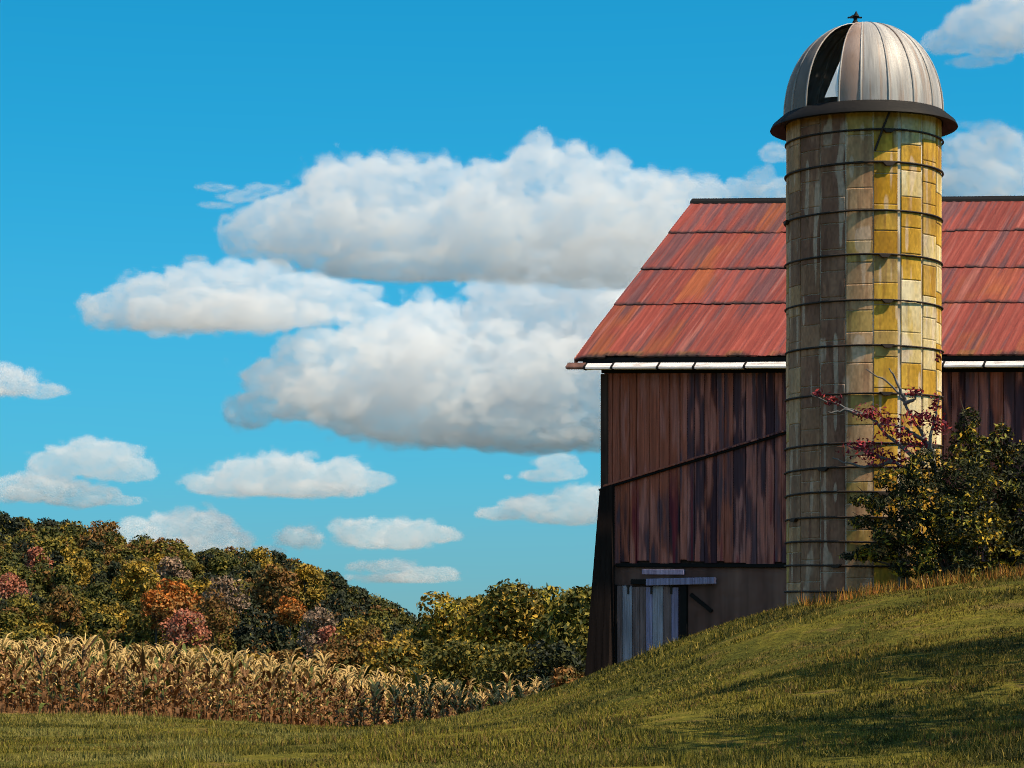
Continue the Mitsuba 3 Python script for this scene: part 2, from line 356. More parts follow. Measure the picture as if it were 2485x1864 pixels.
deck = trimesh.convex.convex_hull(np.array([RP(s, w, u) for s in (-.60, LEN + .5) for w in (.08, T_RIDGE + OV_T) for u in (-.14, -.05)]))
back = deck.copy(); back.vertices[:, 1] = 2 * T_RIDGE - back.vertices[:, 1]; back.invert()
scene['barn__roof'] = mikit.ply(BL(cat([deck, back])), 'dark_wood')
courses = [(0, .315), (.315, .535), (.535, .775), (.775, 1.0)]
W = T_RIDGE + OV_T
SHW = .91
ns = int((LEN + 1.1) / SHW)
for ci, (w0, w1) in enumerate(courses):
    for i in range(ns):
        s0 = -OV_S + i * SHW; K = 19
        ss = np.linspace(0, SHW + .03, K); prof = np.array([.013 if q % 6 in (0, 1) else 0 for q in range(K)]) - .005
        j0, j1, tw = random.uniform(-.03, .03), random.uniform(0, .012), random.uniform(-.01, .012)
        wa, wb = w0 * W + j0 - (.05 if ci else 0), min(w1 * W + .06, W - .02)
        if ci == 0: wa = j0 * .8 - (.0 if i else .06)
        rows = []
        for w, lift in ((wa, .050 + j1), (wa + .0, .066 + j1), ((wa + wb) / 2, .05), (wb, .028)):
            dz = -.028 if (w == wa and lift < .06) else 0
            rows.append([RP(s0 + q, w, lift + dz + pz + tw * (q / SHW - .5) + (-.10 * (1 - q / .3) ** 2 if ci == 0 and i == 0 and w == wa and q < .3 else 0)) for q, pz in zip(ss, prof)])
        vv = np.array(rows).reshape(-1, 3); ff = []
        uvv = np.array([[q / SHW, (ci + min(max((r - 1) / 2, 0), .999)) / 8] for r in range(4) for q in ss])
        for r in range(3):
            for q in range(K - 1):
                A = r * K + q
                ff += [[A, A + 1, A + K + 1], [A, A + K + 1, A + K]]
        scene[nkey('barn__roof__sheet')] = mikit.ply(BL(trimesh.Trimesh(vv, ff, process=False)), 'roof_metal', uv=uvv)
bk = []
K = 340
ss = np.linspace(-OV_S, LEN + .45, K)
bv = np.array([[s, 2 * T_RIDGE + OV_T - w, Z_EAVE + SLOPE * w + .05 + .022 * math.cos(s * 41)] for w in (0, W) for s in ss])
bf = [[q, q + K + 1, q + 1] for q in range(K - 1)] + [[q, q + K, q + K + 1] for q in range(K - 1)]
scene['barn__roof__back_slope'] = mikit.ply(BL(trimesh.Trimesh(bv, bf, process=False)), 'roof_metal', smooth=True, uv=np.array([[0, (3.5) / 8]] * len(bv)))
scene['barn__roof__ridge_cap'] = mikit.ply(BL(trimesh.convex.convex_hull(np.array([[s, T_RIDGE + a, Z_RIDGE + b] for s in (-OV_S - .03, LEN + .5) for a, b in ((-.22, -.10), (-.18, -.02), (0, .10), (.18, -.02), (.22, -.10))]))), 'black_trim')
rk = trimesh.convex.convex_hull(np.array([RP(s, w, u) for s in (-OV_S - .035, -OV_S + .02) for w in (.03, W - .2) for u in (-.20, -.015)]))
scene['barn__roof__rake_board'] = mikit.ply(BL(rk), 'barn_board')
scene['barn__roof__fascia'] = mikit.ply(BL(box([-.42, -OV_T + .03, Z_EAVE - .17], [LEN + .4, -OV_T + .075, Z_EAVE + .022])), 'black_trim')
# gutter in sections on black brackets
cuts = [-.86, -.28, .55, 1.93, 3.0, 4.5, 5.9, 7.3, 8.7, 10.2, 11.35, 12.5, 13.7, 15, 16.4, 17.8, 19.2, 20.6, 22, 23.4, 24.4]
th = np.linspace(-.15, np.pi + .15, 9)
for i, (a, b) in enumerate(zip(cuts[:-1], cuts[1:])):
    zc, tc, R = Z_EAVE - .155 + random.uniform(-.012, .012), -OV_T - .055, .105
    ring = [(-.625, zc + .02), (-.80, zc - .115), (-.805, zc - .165), (-.66, zc - .185)]; m = 4
    vv = np.array([[s, p, q] for s in (a + .012, b - .012) for p, q in ring]); ff = [[0, 2, 1], [0, 3, 2], [4, 5, 6], [4, 6, 7]]
    for k in range(m): ff += [[k, (k + 1) % m, m + (k + 1) % m], [k, m + (k + 1) % m, m + k]]
    scene[nkey('barn__gutter_section')] = mikit.ply(BL(trimesh.Trimesh(vv, ff, process=False)), 'basement_plaster' if i == 0 else 'white_gutter')
    if i: scene[nkey('barn__gutter_bracket')] = mikit.ply(BL(trimesh.convex.convex_hull(np.array([[a + q, p, r] for q in (-.032, .032) for p, r in ((-.62, zc + .035), (-.815, zc - .105), (-.82, zc - .18), (-.66, zc - .2))]))), 'black_trim')
lab('barn__gutter_section', 'faded grey gutter end sticking out past the wall')

# ------------------------------------------------------------------ silo
SC = np.array([9.14, 65.0, 0]); SR = 2.0
Z0, ZT = EYE - .9, EYE + 12.92
VIEW = math.atan2(-SC[1], -SC[0])               # direction from the silo to the viewer


def ang(deg):                                   # degrees to the right of the viewer's side
    return VIEW + math.radians(deg)


def cyl(r, deg, z):
    a = ang(deg)
    return [SC[0] + r * math.cos(a), SC[1] + r * math.sin(a), z]


HOOP_Y = [280, 352, 455, 550, 648, 745, 848, 957, 1010, 1064, 1117, 1170, 1220, 1276]
HOOP_Z = [EYE + (HY - y * .46293) / F * 63.0 for y in HOOP_Y]


def tone(lo, hi, stain, amount):
    def f(p, n, uv):
        a = dr.atan2(p.y - SC[1], p.x - SC[0]) * SR
        g = fbm(a * 2.5, p.z * .6, 0, 4); h = fbm(a * 9, p.z * .9, 4, 3); k = noise(a * 25, p.z * 12, 0)
        c = mix(lo, hi, smoothstep(.25, .75, g))
        c = mix(c, stain, smoothstep(.55, .75, h) * amount)
        c = mix(c, (.66, .53, .42), smoothstep(.72, .82, noise(a * 7, p.z * 1.1, 8)) * .5)
        drip = mi.Float(0)
        for zh in HOOP_Z: drip = dr.maximum(drip, dr.select((p.z < zh) & (p.z > zh - .9), dr.exp((p.z - zh) * 3.5), 0))
        c = mix(c, (.12, .065, .035), drip * smoothstep(.42, .75, noise(a * 11, p.z * .4, 2)) * .75)
        c = mix(c, (.20, .14, .10), smoothstep(.52, .75, fbm(a * 1.3, p.z * .22, 6, 4)) * .45)
        return c * (.8 + .35 * k)
    return f


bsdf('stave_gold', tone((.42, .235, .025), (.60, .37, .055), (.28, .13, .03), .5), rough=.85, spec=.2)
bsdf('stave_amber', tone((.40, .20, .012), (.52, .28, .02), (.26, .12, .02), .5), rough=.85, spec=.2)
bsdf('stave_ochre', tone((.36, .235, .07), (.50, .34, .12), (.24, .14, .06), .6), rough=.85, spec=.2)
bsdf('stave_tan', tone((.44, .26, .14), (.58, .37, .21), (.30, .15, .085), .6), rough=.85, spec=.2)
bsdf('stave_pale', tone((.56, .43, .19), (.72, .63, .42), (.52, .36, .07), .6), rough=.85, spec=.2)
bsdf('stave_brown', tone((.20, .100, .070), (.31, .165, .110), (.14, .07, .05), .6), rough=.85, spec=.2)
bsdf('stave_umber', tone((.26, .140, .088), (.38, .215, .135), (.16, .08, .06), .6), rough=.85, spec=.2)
bsdf('mortar', lambda p, n, uv: mix((.62, .56, .47), (.34, .27, .2), smoothstep(.45, .6, fbm(p.x * 3, p.y * 3, p.z * .9, 3))), rough=.95, spec=.1)
bsdf('hoop_iron', lambda p, n, uv: mix((.014, .012, .012), (.05, .032, .024), fbm(p.x * 6, p.y * 6, p.z * 6, 3)), rough=.7, spec=.3)
bsdf('footing_concrete', lambda p, n, uv: mix((.42, .36, .28), (.62, .55, .46), fbm(p.x * 3, p.y * 3, p.z * 3, 4)), rough=.95, spec=.1)


def dome_col(p, n, uv):
    a = dr.atan2(p.y - SC[1], p.x - SC[0]) * 3
    g = fbm(a * 3, p.z * .5, 0, 4); h = fbm(a * 8, p.z * .5, 3, 3)
    c = mix((.31, .30, .298), (.49, .475, .46), smoothstep(.3, .7, g))
    c = mix(c, (.30, .19, .13), smoothstep(.55, .75, h) * .6)
    return c * (.85 + .25 * noise(a * 20, p.z * 3, 0))


bsdf('dome_metal', dome_col, rough=.55, spec=.4, metallic=.12)
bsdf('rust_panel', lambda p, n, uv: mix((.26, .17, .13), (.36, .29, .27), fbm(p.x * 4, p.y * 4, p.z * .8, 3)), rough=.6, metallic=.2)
bsdf('shade_panel', lambda p, n, uv: mix((.10, .085, .078), (.21, .18, .165), fbm(p.x * 4, p.y * 4, p.z * .8, 3)), rough=.6, metallic=.1)  # darker panel colour paints in the shaded left side of the dome
bsdf('sunlit_metal', color=(.78, .80, .82), rough=.35, metallic=.4)  # pale colour for the painted sunlit highlight on the dome

lab('silo', 'round stave silo with ribbed grey metal dome, in front of the barn', 'silo')
core = trimesh.creation.annulus(r_min=1.70, r_max=1.968, height=ZT - .03 - Z0, sections=96)
core.apply_translation([SC[0], SC[1], (Z0 + ZT - .03) / 2])
scene['silo__wall'] = mikit.ply(core, 'mortar', smooth=30)
random.seed(9)
pal = {}
cols = list(range(18))                          # column k runs from 7+20k to 27+20k degrees
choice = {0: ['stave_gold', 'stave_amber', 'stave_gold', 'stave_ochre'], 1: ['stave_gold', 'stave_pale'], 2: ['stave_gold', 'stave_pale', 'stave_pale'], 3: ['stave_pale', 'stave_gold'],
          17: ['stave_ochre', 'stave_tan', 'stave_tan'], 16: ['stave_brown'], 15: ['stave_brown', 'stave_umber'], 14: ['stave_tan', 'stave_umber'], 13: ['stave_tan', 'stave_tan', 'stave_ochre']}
for k in cols:
    e0, e1 = 7 + 20 * k + .42, 27 + 20 * k - .42
    if k == 0: e1 -= 1.1
    if k == 1: e0 += .9
    if k == 2: e0 += 1.2; 
    z = Z0; first = True
    while z < ZT - .05:
        front = k <= 4 or k >= 13
        hgt = (random.choice([.55, .66, .78]) if front else 1.5) if not first else random.choice([.3, .5, .7])
        first = False
        z1 = min(z + hgt, ZT)
        if ZT - z1 < .3: z1 = ZT
        r = SR + random.uniform(-.006, .008)
        na = 5; aa = np.linspace(e0, e1, na); bev = .018
        ring = []
        for (rr, zz, sh_) in ((1.95, z + .008, 0), (r - bev * .6, z + .008, 0), (r, z + .008 + bev, .25), (r, z1 - .008 - bev, .25), (r - bev * .6, z1 - .008, 0), (1.95, z1 - .008, 0)):
            ring.append([cyl(rr, a + (sh_ if i == 0 else -sh_ if i == na - 1 else 0), zz) for i, a in enumerate(aa)])
        vv = np.array(ring).reshape(-1, 3); ff = []
        for q in range(6):
            for i in range(na - 1):
                A, B = q * na + i, ((q + 1) % 6) * na + i
                ff += [[A, A + 1, B + 1], [A, B + 1, B]]
        for i, fl in ((0, 0), (na - 1, 1)):
            c0 = [q * na + i for q in range(6)]
            for q in range(1, 5): ff.append([c0[0], c0[q], c0[q + 1]] if fl else [c0[0], c0[q + 1], c0[q]])
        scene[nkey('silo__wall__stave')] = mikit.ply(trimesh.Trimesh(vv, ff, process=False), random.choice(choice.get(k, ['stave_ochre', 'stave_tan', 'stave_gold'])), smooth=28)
        z = z1
# hoops and their lugs
hy = HOOP_Y
for i, y in enumerate(hy):
    z = EYE + (HY - y * .46293) / F * 63.0
    aa = np.linspace(0, 360, 97)
    dip = random.uniform(.0, .035)
    ctr = np.array([cyl(SR + .028 + .012 * math.sin(math.radians(a * 5 + i * 70)), a, z + dip * math.sin(math.radians(a + i * 50)) + .010 * math.sin(math.radians(3 * a + 20 * i))) for a in aa])
    key = nkey('silo__hoop')
    scene[key] = mikit.ply(tube(ctr, .026 if i not in (1,) else .03, 6), 'hoop_iron', smooth=True)
    la = [18, 18, -75, 15, 17, 17, 16, 60, -30, 14, -60, 15, -20, 16][i]
    q = np.array(cyl(SR + .05, la, z))
    lug = trimesh.creation.box(extents=[.10, .34, .09]); lug.vertices[:, 1] *= np.where(lug.vertices[:, 2] < 0, .45, 1)
    lug.apply_transform(trimesh.transformations.rotation_matrix(ang(la), [0, 0, 1])); lug.apply_translation(q - [0, 0, .03])
    scene[key + '__lug'] = mikit.ply(lug, 'hoop_iron')
scene['silo__dark_diagonal'] = mikit.ply(tube([cyl(2.20, 18, ZT - .12), cyl(2.05, 14, ZT - .55), cyl(2.03, 8, ZT - 1.15)], .03, 6), 'hoop_iron', smooth=True)  # thin dark diagonal tube added under the eave ring
ft = trimesh.creation.annulus(r_min=1.9, r_max=2.13, height=1.25, sections=64); ft.apply_translation([SC[0], SC[1], EYE - .35])
scene['silo__footing'] = mikit.ply(ft, 'footing_concrete', smooth=30)
# eave ring
def lathe(profile, sections=96):
    m = trimesh.creation.revolve(np.array(profile), sections=sections)
    m.apply_translation([SC[0], SC[1], 0]); return m


ZD = EYE + 12.98
scene['silo__eave_ring'] = mikit.ply(lathe([[1.96, ZD - .02], [2.04, ZD - .20], [2.33, ZD - .30], [2.42, ZD - .28], [2.36, ZD - .16], [2.10, ZD + .06], [1.98, ZD + .10], [1.96, ZD - .02]]), 'black_trim', smooth=40)
# dome: arched ribs, then one panel per gore; one gore has lost its panel
DH, DR = 2.42, 2.05
def dome_pt(deg, e, lift=0.0):                  # e: 0 at the rim, 1 at the crown
    ph = e * math.pi / 2 * .965
    r = DR * math.cos(ph) ** .92; z = DH * math.sin(ph) ** .96
    return np.array(cyl(r + lift * math.cos(ph), deg, ZD + .02 + z + lift * math.sin(ph)))


ribs = []
for k in range(18):
    d = {0: -45, 1: -17.5}.get(k, -42 + 20 * k)
    ribs.append(tube([dome_pt(d, e, .012) for e in np.linspace(0, 1, 15)], np.linspace(.030, .014, 15), 5))
scene['silo__dome'] = mikit.ply(cat(ribs), 'dome_metal', smooth=True)
for k in range(18):
    if k == 0: continue
    d0, span = -42 + 20 * k, 19.3; ne, na = 14, 6; vv = []
    if k == 1: d0, span = -17.5, 14.8
    if k == 17: span = 17.0
    for e in np.linspace(0, 1, ne):
        for a in np.linspace(0, 1, na):
            bul = .02 * math.sin(a * math.pi) + .022 * (1 - abs(2 * a - 1) > .82) * (1 - e)
            vv.append(dome_pt(d0 + .35 + a * span, e, bul + .002 * (k % 3)))
    ff = []
    for i in range(ne - 1):
        for j in range(na - 1):
            A = i * na + j; ff += [[A, A + 1, A + na + 1], [A, A + na + 1, A + na]]
    scene[nkey('silo__dome__panel')] = mikit.ply(trimesh.Trimesh(np.array(vv), ff, process=False), 'rust_panel' if k == 1 else 'shade_panel' if k in (15, 16, 17) else 'dome_metal', smooth=True)
fl = [dome_pt(-18, .04, .02), dome_pt(-27, .04, .09), dome_pt(-20, .24, .03), dome_pt(-18, .30, .02)]
fv = np.array(fl); nrm = np.array([math.cos(ang(-26)), math.sin(ang(-26)), .1]) * .01
scene['silo__dome__sunlit_patch'] = mikit.ply(trimesh.convex.convex_hull(np.vstack([fv, fv + nrm])), 'sunlit_metal')  # pale piece added as the sunlit highlight beside the open gore
lab('silo__dome__sunlit_patch', 'sunlit highlight painted as a pale metal piece beside the open gore')
crown = lathe([[0, ZD + DH + .06], [.16, ZD + DH + .03], [.26, ZD + DH - .05], [.24, ZD + DH - .09], [0, ZD + DH - .02]], 24)
scene['silo__dome__crown_cap'] = mikit.ply(crown, 'dome_metal', smooth=50)
vt = [trimesh.creation.cylinder(.05, .3, sections=10), trimesh.creation.cone(.13, .2, sections=12), trimesh.creation.cone(.09, .16, sections=12), box([-.20, -.025, .20], [.17, .025, .235]), trimesh.convex.convex_hull(np.array([[-.20, -.02, .2], [-.04, -.02, .2], [-.04, .02, .2], [-.2, .02, .21], [-.05, 0, .3]]))]
vt[0].apply_translation([0, 0, .05]); vt[1].apply_translation([0, 0, .02]); vt[2].apply_translation([.02, 0, .24])
vm = cat(vt); vm.apply_translation([SC[0] - .22, SC[1] - .05, ZD + DH - .02])
scene['silo__vent'] = mikit.ply(vm, 'black_trim')
lab('silo__vent', 'small black vent cap on the crown of the dome')

# ------------------------------------------------------------------ foliage helpers
def leaf_cards(centers, normals, size, rng, col, aspect=1.0, jit=.8):
    """one folded leaf-sized face pair per centre"""
    n = len(centers)
    d = normals + rng.normal(0, jit, (n, 3)); d /= np.linalg.norm(d, axis=1, keepdims=True) + 1e-9
    r = rng.normal(0, 1, (n, 3)); a = np.cross(d, r); a /= np.linalg.norm(a, axis=1, keepdims=True) + 1e-9
    b = np.cross(d, a); s = (np.broadcast_to(size, (n,)) * rng.uniform(.65, 1.35, n))[:, None]
    v = np.stack([centers - a * s, centers - b * s * .5 * aspect + d * s * .12, centers + a * s, centers + b * s * .5 * aspect + d * s * .12], 1)
    f = (np.arange(n) * 4)[:, None, None] + np.array([[0, 1, 2], [0, 2, 3]])[None]
    return v.reshape(-1, 3), f.reshape(-1, 3), np.repeat(col, 4, axis=0)


def crown_mesh(seed, w, h, base, palette, leaf, nclump=34, nleaf=3000, shape=1.0):
    rng = np.random.default_rng(seed); C, R = [], []
    for _ in range(nclump):
        u = rng.normal(0, 1, 3); u /= np.linalg.norm(u); rad = rng.uniform(.45, 1.02)
        c = u * rad; 
        taper = 1 - .35 * max(c[2], 0) * shape
        C.append([c[0] * w / 2 * taper, c[1] * w / 2 * taper, base + (c[2] * .5 + .5) * (h - base) * .93]); R.append(rng.uniform(.14, .27) * w)
    for q in range(7): C.append([rng.normal(0, .12) * w, rng.normal(0, .12) * w, base + (h - base) * rng.uniform(.72, .90)]); R.append(rng.uniform(.15, .21) * w)
    C, R = np.array(C), np.array(R); pr = R ** 2 / (R ** 2).sum()
    k = rng.choice(len(C), nleaf, p=pr); u = rng.normal(0, 1, (nleaf, 3)); u /= np.linalg.norm(u, axis=1, keepdims=True)
    rr = rng.uniform(.55, 1.08, nleaf) ** .6
    pos = C[k] + u * (R[k] * rr)[:, None] * np.array([1, 1, .8])
    pal = np.array(palette); cc = rng.integers(0, len(pal), len(C))
    col = pal[np.where(rng.random(nleaf) < .75, cc[k], rng.integers(0, len(pal), nleaf))] * rng.uniform(.6, 1.4, (nleaf, 1))
    return leaf_cards(pos, u, leaf, rng, col)


def trunk_mesh(seed, h, r, base):
    rng = np.random.default_rng(seed); ms = []
    pts = np.array([[0, 0, -.5], [rng.normal(0, .1), rng.normal(0, .1), base * .7], [rng.normal(0, .25), rng.normal(0, .25), base + (h - base) * .35], [rng.normal(0, .3), rng.normal(0, .3), base + (h - base) * .75]])
    ms.append(tube(pts, [r * 1.25, r, r * .6, r * .2], 7))
    for i in range(6):
        a = rng.uniform(0, 6.28); z = base + (h - base) * rng.uniform(.05, .5); l = (h - base) * rng.uniform(.22, .36)
        p0 = np.array([0, 0, z]); p1 = p0 + [math.cos(a) * l * .6, math.sin(a) * l * .6, l * .35]; p2 = p1 + [math.cos(a) * l * .4, math.sin(a) * l * .4, l * .4]
        ms.append(tube([p0, p1, p2], [r * .45, r * .28, r * .08], 5))
    return cat(ms)


bsdf('bark', lambda p, n, uv: mix((.045, .034, .026), (.13, .10, .08), fbm(p.x * 5, p.y * 5, p.z * 1.5, 3)), rough=.95, spec=.1)
PAL = {
    'dark': [(.020, .028, .012), (.030, .036, .012), (.016, .022, .014)],
    'green': [(.062, .066, .012), (.092, .086, .014), (.042, .050, .012), (.17, .135, .018)],
    'olive': [(.16, .13, .018), (.10, .092, .015), (.26, .185, .022), (.07, .068, .012)],
    'gold': [(.32, .20, .020), (.24, .16, .02), (.38, .24, .03), (.12, .09, .02)],
    'orange': [(.44, .14, .018), (.38, .11, .018), (.34, .16, .04), (.24, .12, .03)],
    'red': [(.40, .145, .08), (.32, .10, .06), (.28, .16, .10)],
    'mauve': [(.34, .22, .14), (.24, .16, .11), (.16, .11, .07)],
    'rust': [(.22, .105, .025), (.17, .08, .02), (.13, .09, .025)],
}
_groups = {}
def tree_group(pal, var):
    key = f'{pal}_tree_kind_{"abcd"[var]}'
    if key not in _groups:
        seed = 100 + var * 7 + sorted(PAL).index(pal) * 31
        v, f, c = crown_mesh(seed, [1.0, .82, 1.12, .9][var] * 8, 11, [2.2, 2.6, 1.8, 2.4][var], PAL[pal] * 4 + (PAL['olive'][:2] + PAL['rust'][1:2] if pal in ('dark', 'green', 'olive') else PAL['olive'][:1]), .40, nclump=[34, 28, 38, 30][var], nleaf=2600)
        scene[key] = {'type': 'shapegroup', 'crown': mikit.ply((v, f), 'plant_leaf', color=c), 'trunk': mikit.ply(trunk_mesh(seed, 11, .2, 2.2), 'bark')}
        _groups[key] = key
    return key


def put(name, group, x, Y, sx, sz, rot, z=None):
    z = float(ground_z(x, Y)) if z is None else z
    k = nkey(name)
    scene[k] = {'type': 'instance', 'to_world': T().translate([float(x), float(Y), z - .1]).rotate([0, 0, 1], float(rot)).scale([sx, sx, sz]), 'sg': {'type': 'ref', 'id': group}}
    return k


# trees that stand out on the hillside: (px, py of crown centre, depth, palette, size, label)
spec = [(175, 607, 300, 'orange', .95, 'brightest orange tree in the middle of the wooded hillside'),
        (156, 612, 296, 'orange', .72, 'small orange tree just left of the brightest orange one'),
        (187, 630, 280, 'red', .75, 'pink red tree right below the brightest orange tree'),
        (136, 583, 330, 'gold', .9, 'deep gold tree above left of the orange trees'),
        (38, 568, 350, 'red', .85, 'dusty red tree high on the left part of the hillside'),
        (8, 590, 320, 'red', .7, 'crimson tree at the left edge of the hillside'),
        (78, 577, 345, 'gold', .85, 'golden yellow tree between the dusty red and the deep gold tree'),
        (172, 577, 350, 'mauve', .8, 'pale mauve grey tree above the brightest orange tree'),
        (226, 598, 315, 'mauve', .75, 'bare looking grey mauve tree right of the brightest orange tree'),
        (275, 590, 330, 'rust', .95, 'rust brown tree near the right shoulder of the hill'),
        (306, 588, 335, 'gold', .9, 'bright yellow gold tree on the right shoulder of the hill'),
        (262, 565, 385, 'gold', .7, 'small yellow tree just under the dark crest of the hill'),
        (104, 540, 412, 'rust', .9, 'brown gold tree breaking the skyline on the left crest'),
        (330, 650, 250, 'red', .7, 'low crimson tree behind the corn at the foot of the hill'),
        (352, 640, 262, 'gold', .6, 'low yellow tree behind the corn beside the crimson one'),
        (318, 630, 270, 'mauve', .65, 'low mauve grey tree behind the corn at the foot of the hill'),
        (372, 648, 250, 'rust', .6, 'low rust coloured tree at the right foot of the hill'),
        (212, 615, 292, 'rust', .7, 'rust tree just right of the brightest orange tree'),
        (290, 612, 300, 'orange', .55, 'small muted orange tree below the right shoulder of the hill'),
        (60, 612, 290, 'rust', .75, 'rust tree low on the left part of the hillside')]
taken = []
for i, (px, py, Yd, pal, sc, text) in enumerate(spec):
    sc *= .80; pt = P(px, py, Yd); hgt = 11 * sc
    k = put('autumn_tree', tree_group(pal, i % 3), pt[0], Yd, sc, sc, 40 * i, z=max(pt[2] - hgt * .58, float(ground_z(pt[0], Yd)) - 3.0))
    lab(k, text, 'tree'); taken.append((pt[0], Yd, 4.5 * sc))
rng = np.random.default_rng(77)
kinds = {'dark': 'dark green tree in the ', 'green': 'mid green tree in the ', 'olive': 'olive coloured tree in the ',
         'gold': 'yellowing tree in the ', 'rust': 'brownish tree in the '}
hill = []
for Yd in np.arange(226, 450, 5.2):
    for x0 in np.arange(-124, 34, 5.0):
        x, Yy = x0 + rng.uniform(-2.0, 2.0), Yd + rng.uniform(-2.0, 2.0)
        px = 512 + x / Yy * F
        if px < -110 or px > 700 or (px > 445 and rng.random() < .35): continue
        if any((x - a) ** 2 + (Yy - b) ** 2 < c * c for a, b, c in taken): continue
        dk = .85 if (px > 235 and Yy > 285) else .18
        r = rng.random()
        pal = 'dark' if r < dk else 'green' if r < dk + .22 else 'olive' if r < dk + .46 else 'gold' if r < dk + .57 else 'rust' if r < dk + .63 else 'green'
        if Yy > 405 and r < .8: pal = ['green', 'olive', 'green', 'dark'][int(rng.integers(4))] if px < 215 else ['dark', 'dark', 'green'][int(rng.integers(3))]
        s = rng.uniform(.46, .74)
        hill.append((x, Yy, pal, int(rng.integers(4)), s * rng.uniform(.9, 1.2), s, rng.uniform(0, 360), px))
hill.sort(key=lambda q: q[1] + (0 if -6 < q[7] < 440 else 1000))
for i, (x, Yy, pal, var, sx, sz_, ro, px) in enumerate(hill):
    if i >= 300:
        k = f'far_wood__{i - 299:03d}'
        scene[k] = {'type': 'instance', 'to_world': T().translate([float(x), float(Yy), float(ground_z(x, Yy)) - .1]).rotate([0, 0, 1], float(ro)).scale([sx, sx, sz_]), 'sg': {'type': 'ref', 'id': tree_group(pal, var)}}
        continue
    k = put('hillside_tree', tree_group(pal, var), x, Yy, sx, sz_, ro)
    zone = ('left' if px < 150 else 'middle' if px < 300 else 'right') + ' part of the wooded hill, ' + ('high up' if Yy > 340 else 'half way up' if Yy > 280 else 'at its foot')
    lab(k, kinds[pal] + zone, 'tree', f'{pal} trees on the {zone}'.replace(',', ''))
lab('far_wood', 'upper wood of dark green and olive trees closing the crest of the hill', 'wood', kind='stuff')
# the nearer tree line between the corn and the barn
near = [(440, 587, 188, 'gold', 7.2, 'yellow tree left in the row of near trees beside the dark hill'),
        (480, 588, 200, 'olive', 6.0, 'olive tree filling the gap between the two yellow trees of the near row'),
        (506, 577, 184, 'gold', 8.6, 'largest yellow green tree in the middle of the near row'),
        (549, 580, 192, 'olive', 7.0, 'olive tree second from the barn in the near row'),
        (582, 578, 180, 'green', 7.0, 'green tree closest to the barn corner in the near row')]
for i, (px, top, Yd, pal, wid, text) in enumerate(near):
    zt = EYE + (HY - top) / F * Yd; x = (px - 512) / F * Yd; zg = float(ground_z(x, Yd)); hh = zt - zg
    mixp = PAL[pal] + (PAL['olive'] if pal == 'gold' else PAL['green'][:1] + PAL['gold'][1:2]) + ([(.42, .30, .03), (.34, .26, .025), (.44, .27, .03)] if pal == 'gold' else [(.30, .24, .025), (.22, .18, .02)])
    v, f, c = crown_mesh(500 + i, wid, hh, hh * .16, mixp, .24, nclump=60, nleaf=13000)
    k = nkey('near_tree'); tr = T().translate([x, Yd, zg])
    scene[k + '__crown'] = mikit.ply((v, f), 'plant_leaf', color=c, to_world=tr)
    scene[k + '__trunk'] = mikit.ply(trunk_mesh(600 + i, hh, .22, hh * .18), 'bark', to_world=tr)
    lab(k, text, 'tree')
# two unseen trees added just right of the view to shade the slope
for i, (x, Yd, hh, wid) in enumerate([(13.8, 37.0, 13.5, 9.4), (12.2, 27.5, 13, 9.0)]):
    zg = float(ground_z(x, Yd)); v, f, c = crown_mesh(800 + i, wid, hh, hh * .34, PAL['olive'] + PAL['green'], .15, nclump=46, nleaf=4200)
    k = nkey('added_shade_tree'); tr = T().translate([x, Yd, zg])
    scene[k + '__crown'] = mikit.ply((v, f), 'plant_leaf', color=c, to_world=tr)
    scene[k + '__trunk'] = mikit.ply(trunk_mesh(810 + i, hh, .24, hh * .38), 'bark', to_world=tr)
    lab(k, ['unseen olive tree added right of the view to shade the slope', 'unseen olive tree added nearest the viewer to shade the right slope'][i], 'tree')
# low bushes at the back of the corn, each its own
for i, (px, py, Yd, pal, wid, hh, text) in enumerate([(398, 668, 128, 'gold', 3.4, 2.8, 'low yellowish bush behind the corn below the left yellow tree'), (455, 672, 124, 'olive', 4.0, 2.8, 'low olive bush behind the corn below the tree row'),
        (520, 676, 120, 'green', 4.2, 3.0, 'low green bush behind the end of the corn'), (568, 682, 112, 'rust', 1.6, 1.1, 'small rusty orange bush beside the barn corner'), (345, 664, 130, 'rust', 3.2, 2.6, 'low rusty bush behind the corn near the hill foot'),
        (560, 676, 118, 'dark', 3.6, 3.0, 'dark bush behind the rusty orange bush by the barn corner'), (590, 672, 124, 'green', 3.6, 3.2, 'green bush half hidden by the barn corner')]):
    pt = P(px, py, Yd); v, f, c = crown_mesh(700 + i, wid, hh, .1, PAL[pal] + (PAL['green'][:1] if pal != 'orange' else []), .13, nclump=26, nleaf=3200)
    k = nkey('low_bush'); zz = pt[2] - hh * .5; x = pt[0]
    scene[k + '__foliage'] = mikit.ply((v, f), 'plant_leaf', color=c, to_world=T().translate([x, Yd, zz]))
    scene[k + '__stem'] = mikit.ply(cat([tube([[0, 0, float(ground_z(x, Yd)) - zz - .2], [dx * .5, .1, .5], [dx, .15, hh * .7]], [.06, .05, .02], 5) for dx in (-.3, .05, .35)]), 'bark', to_world=T().translate([x, Yd, zz]))
    lab(k, text, 'bush')

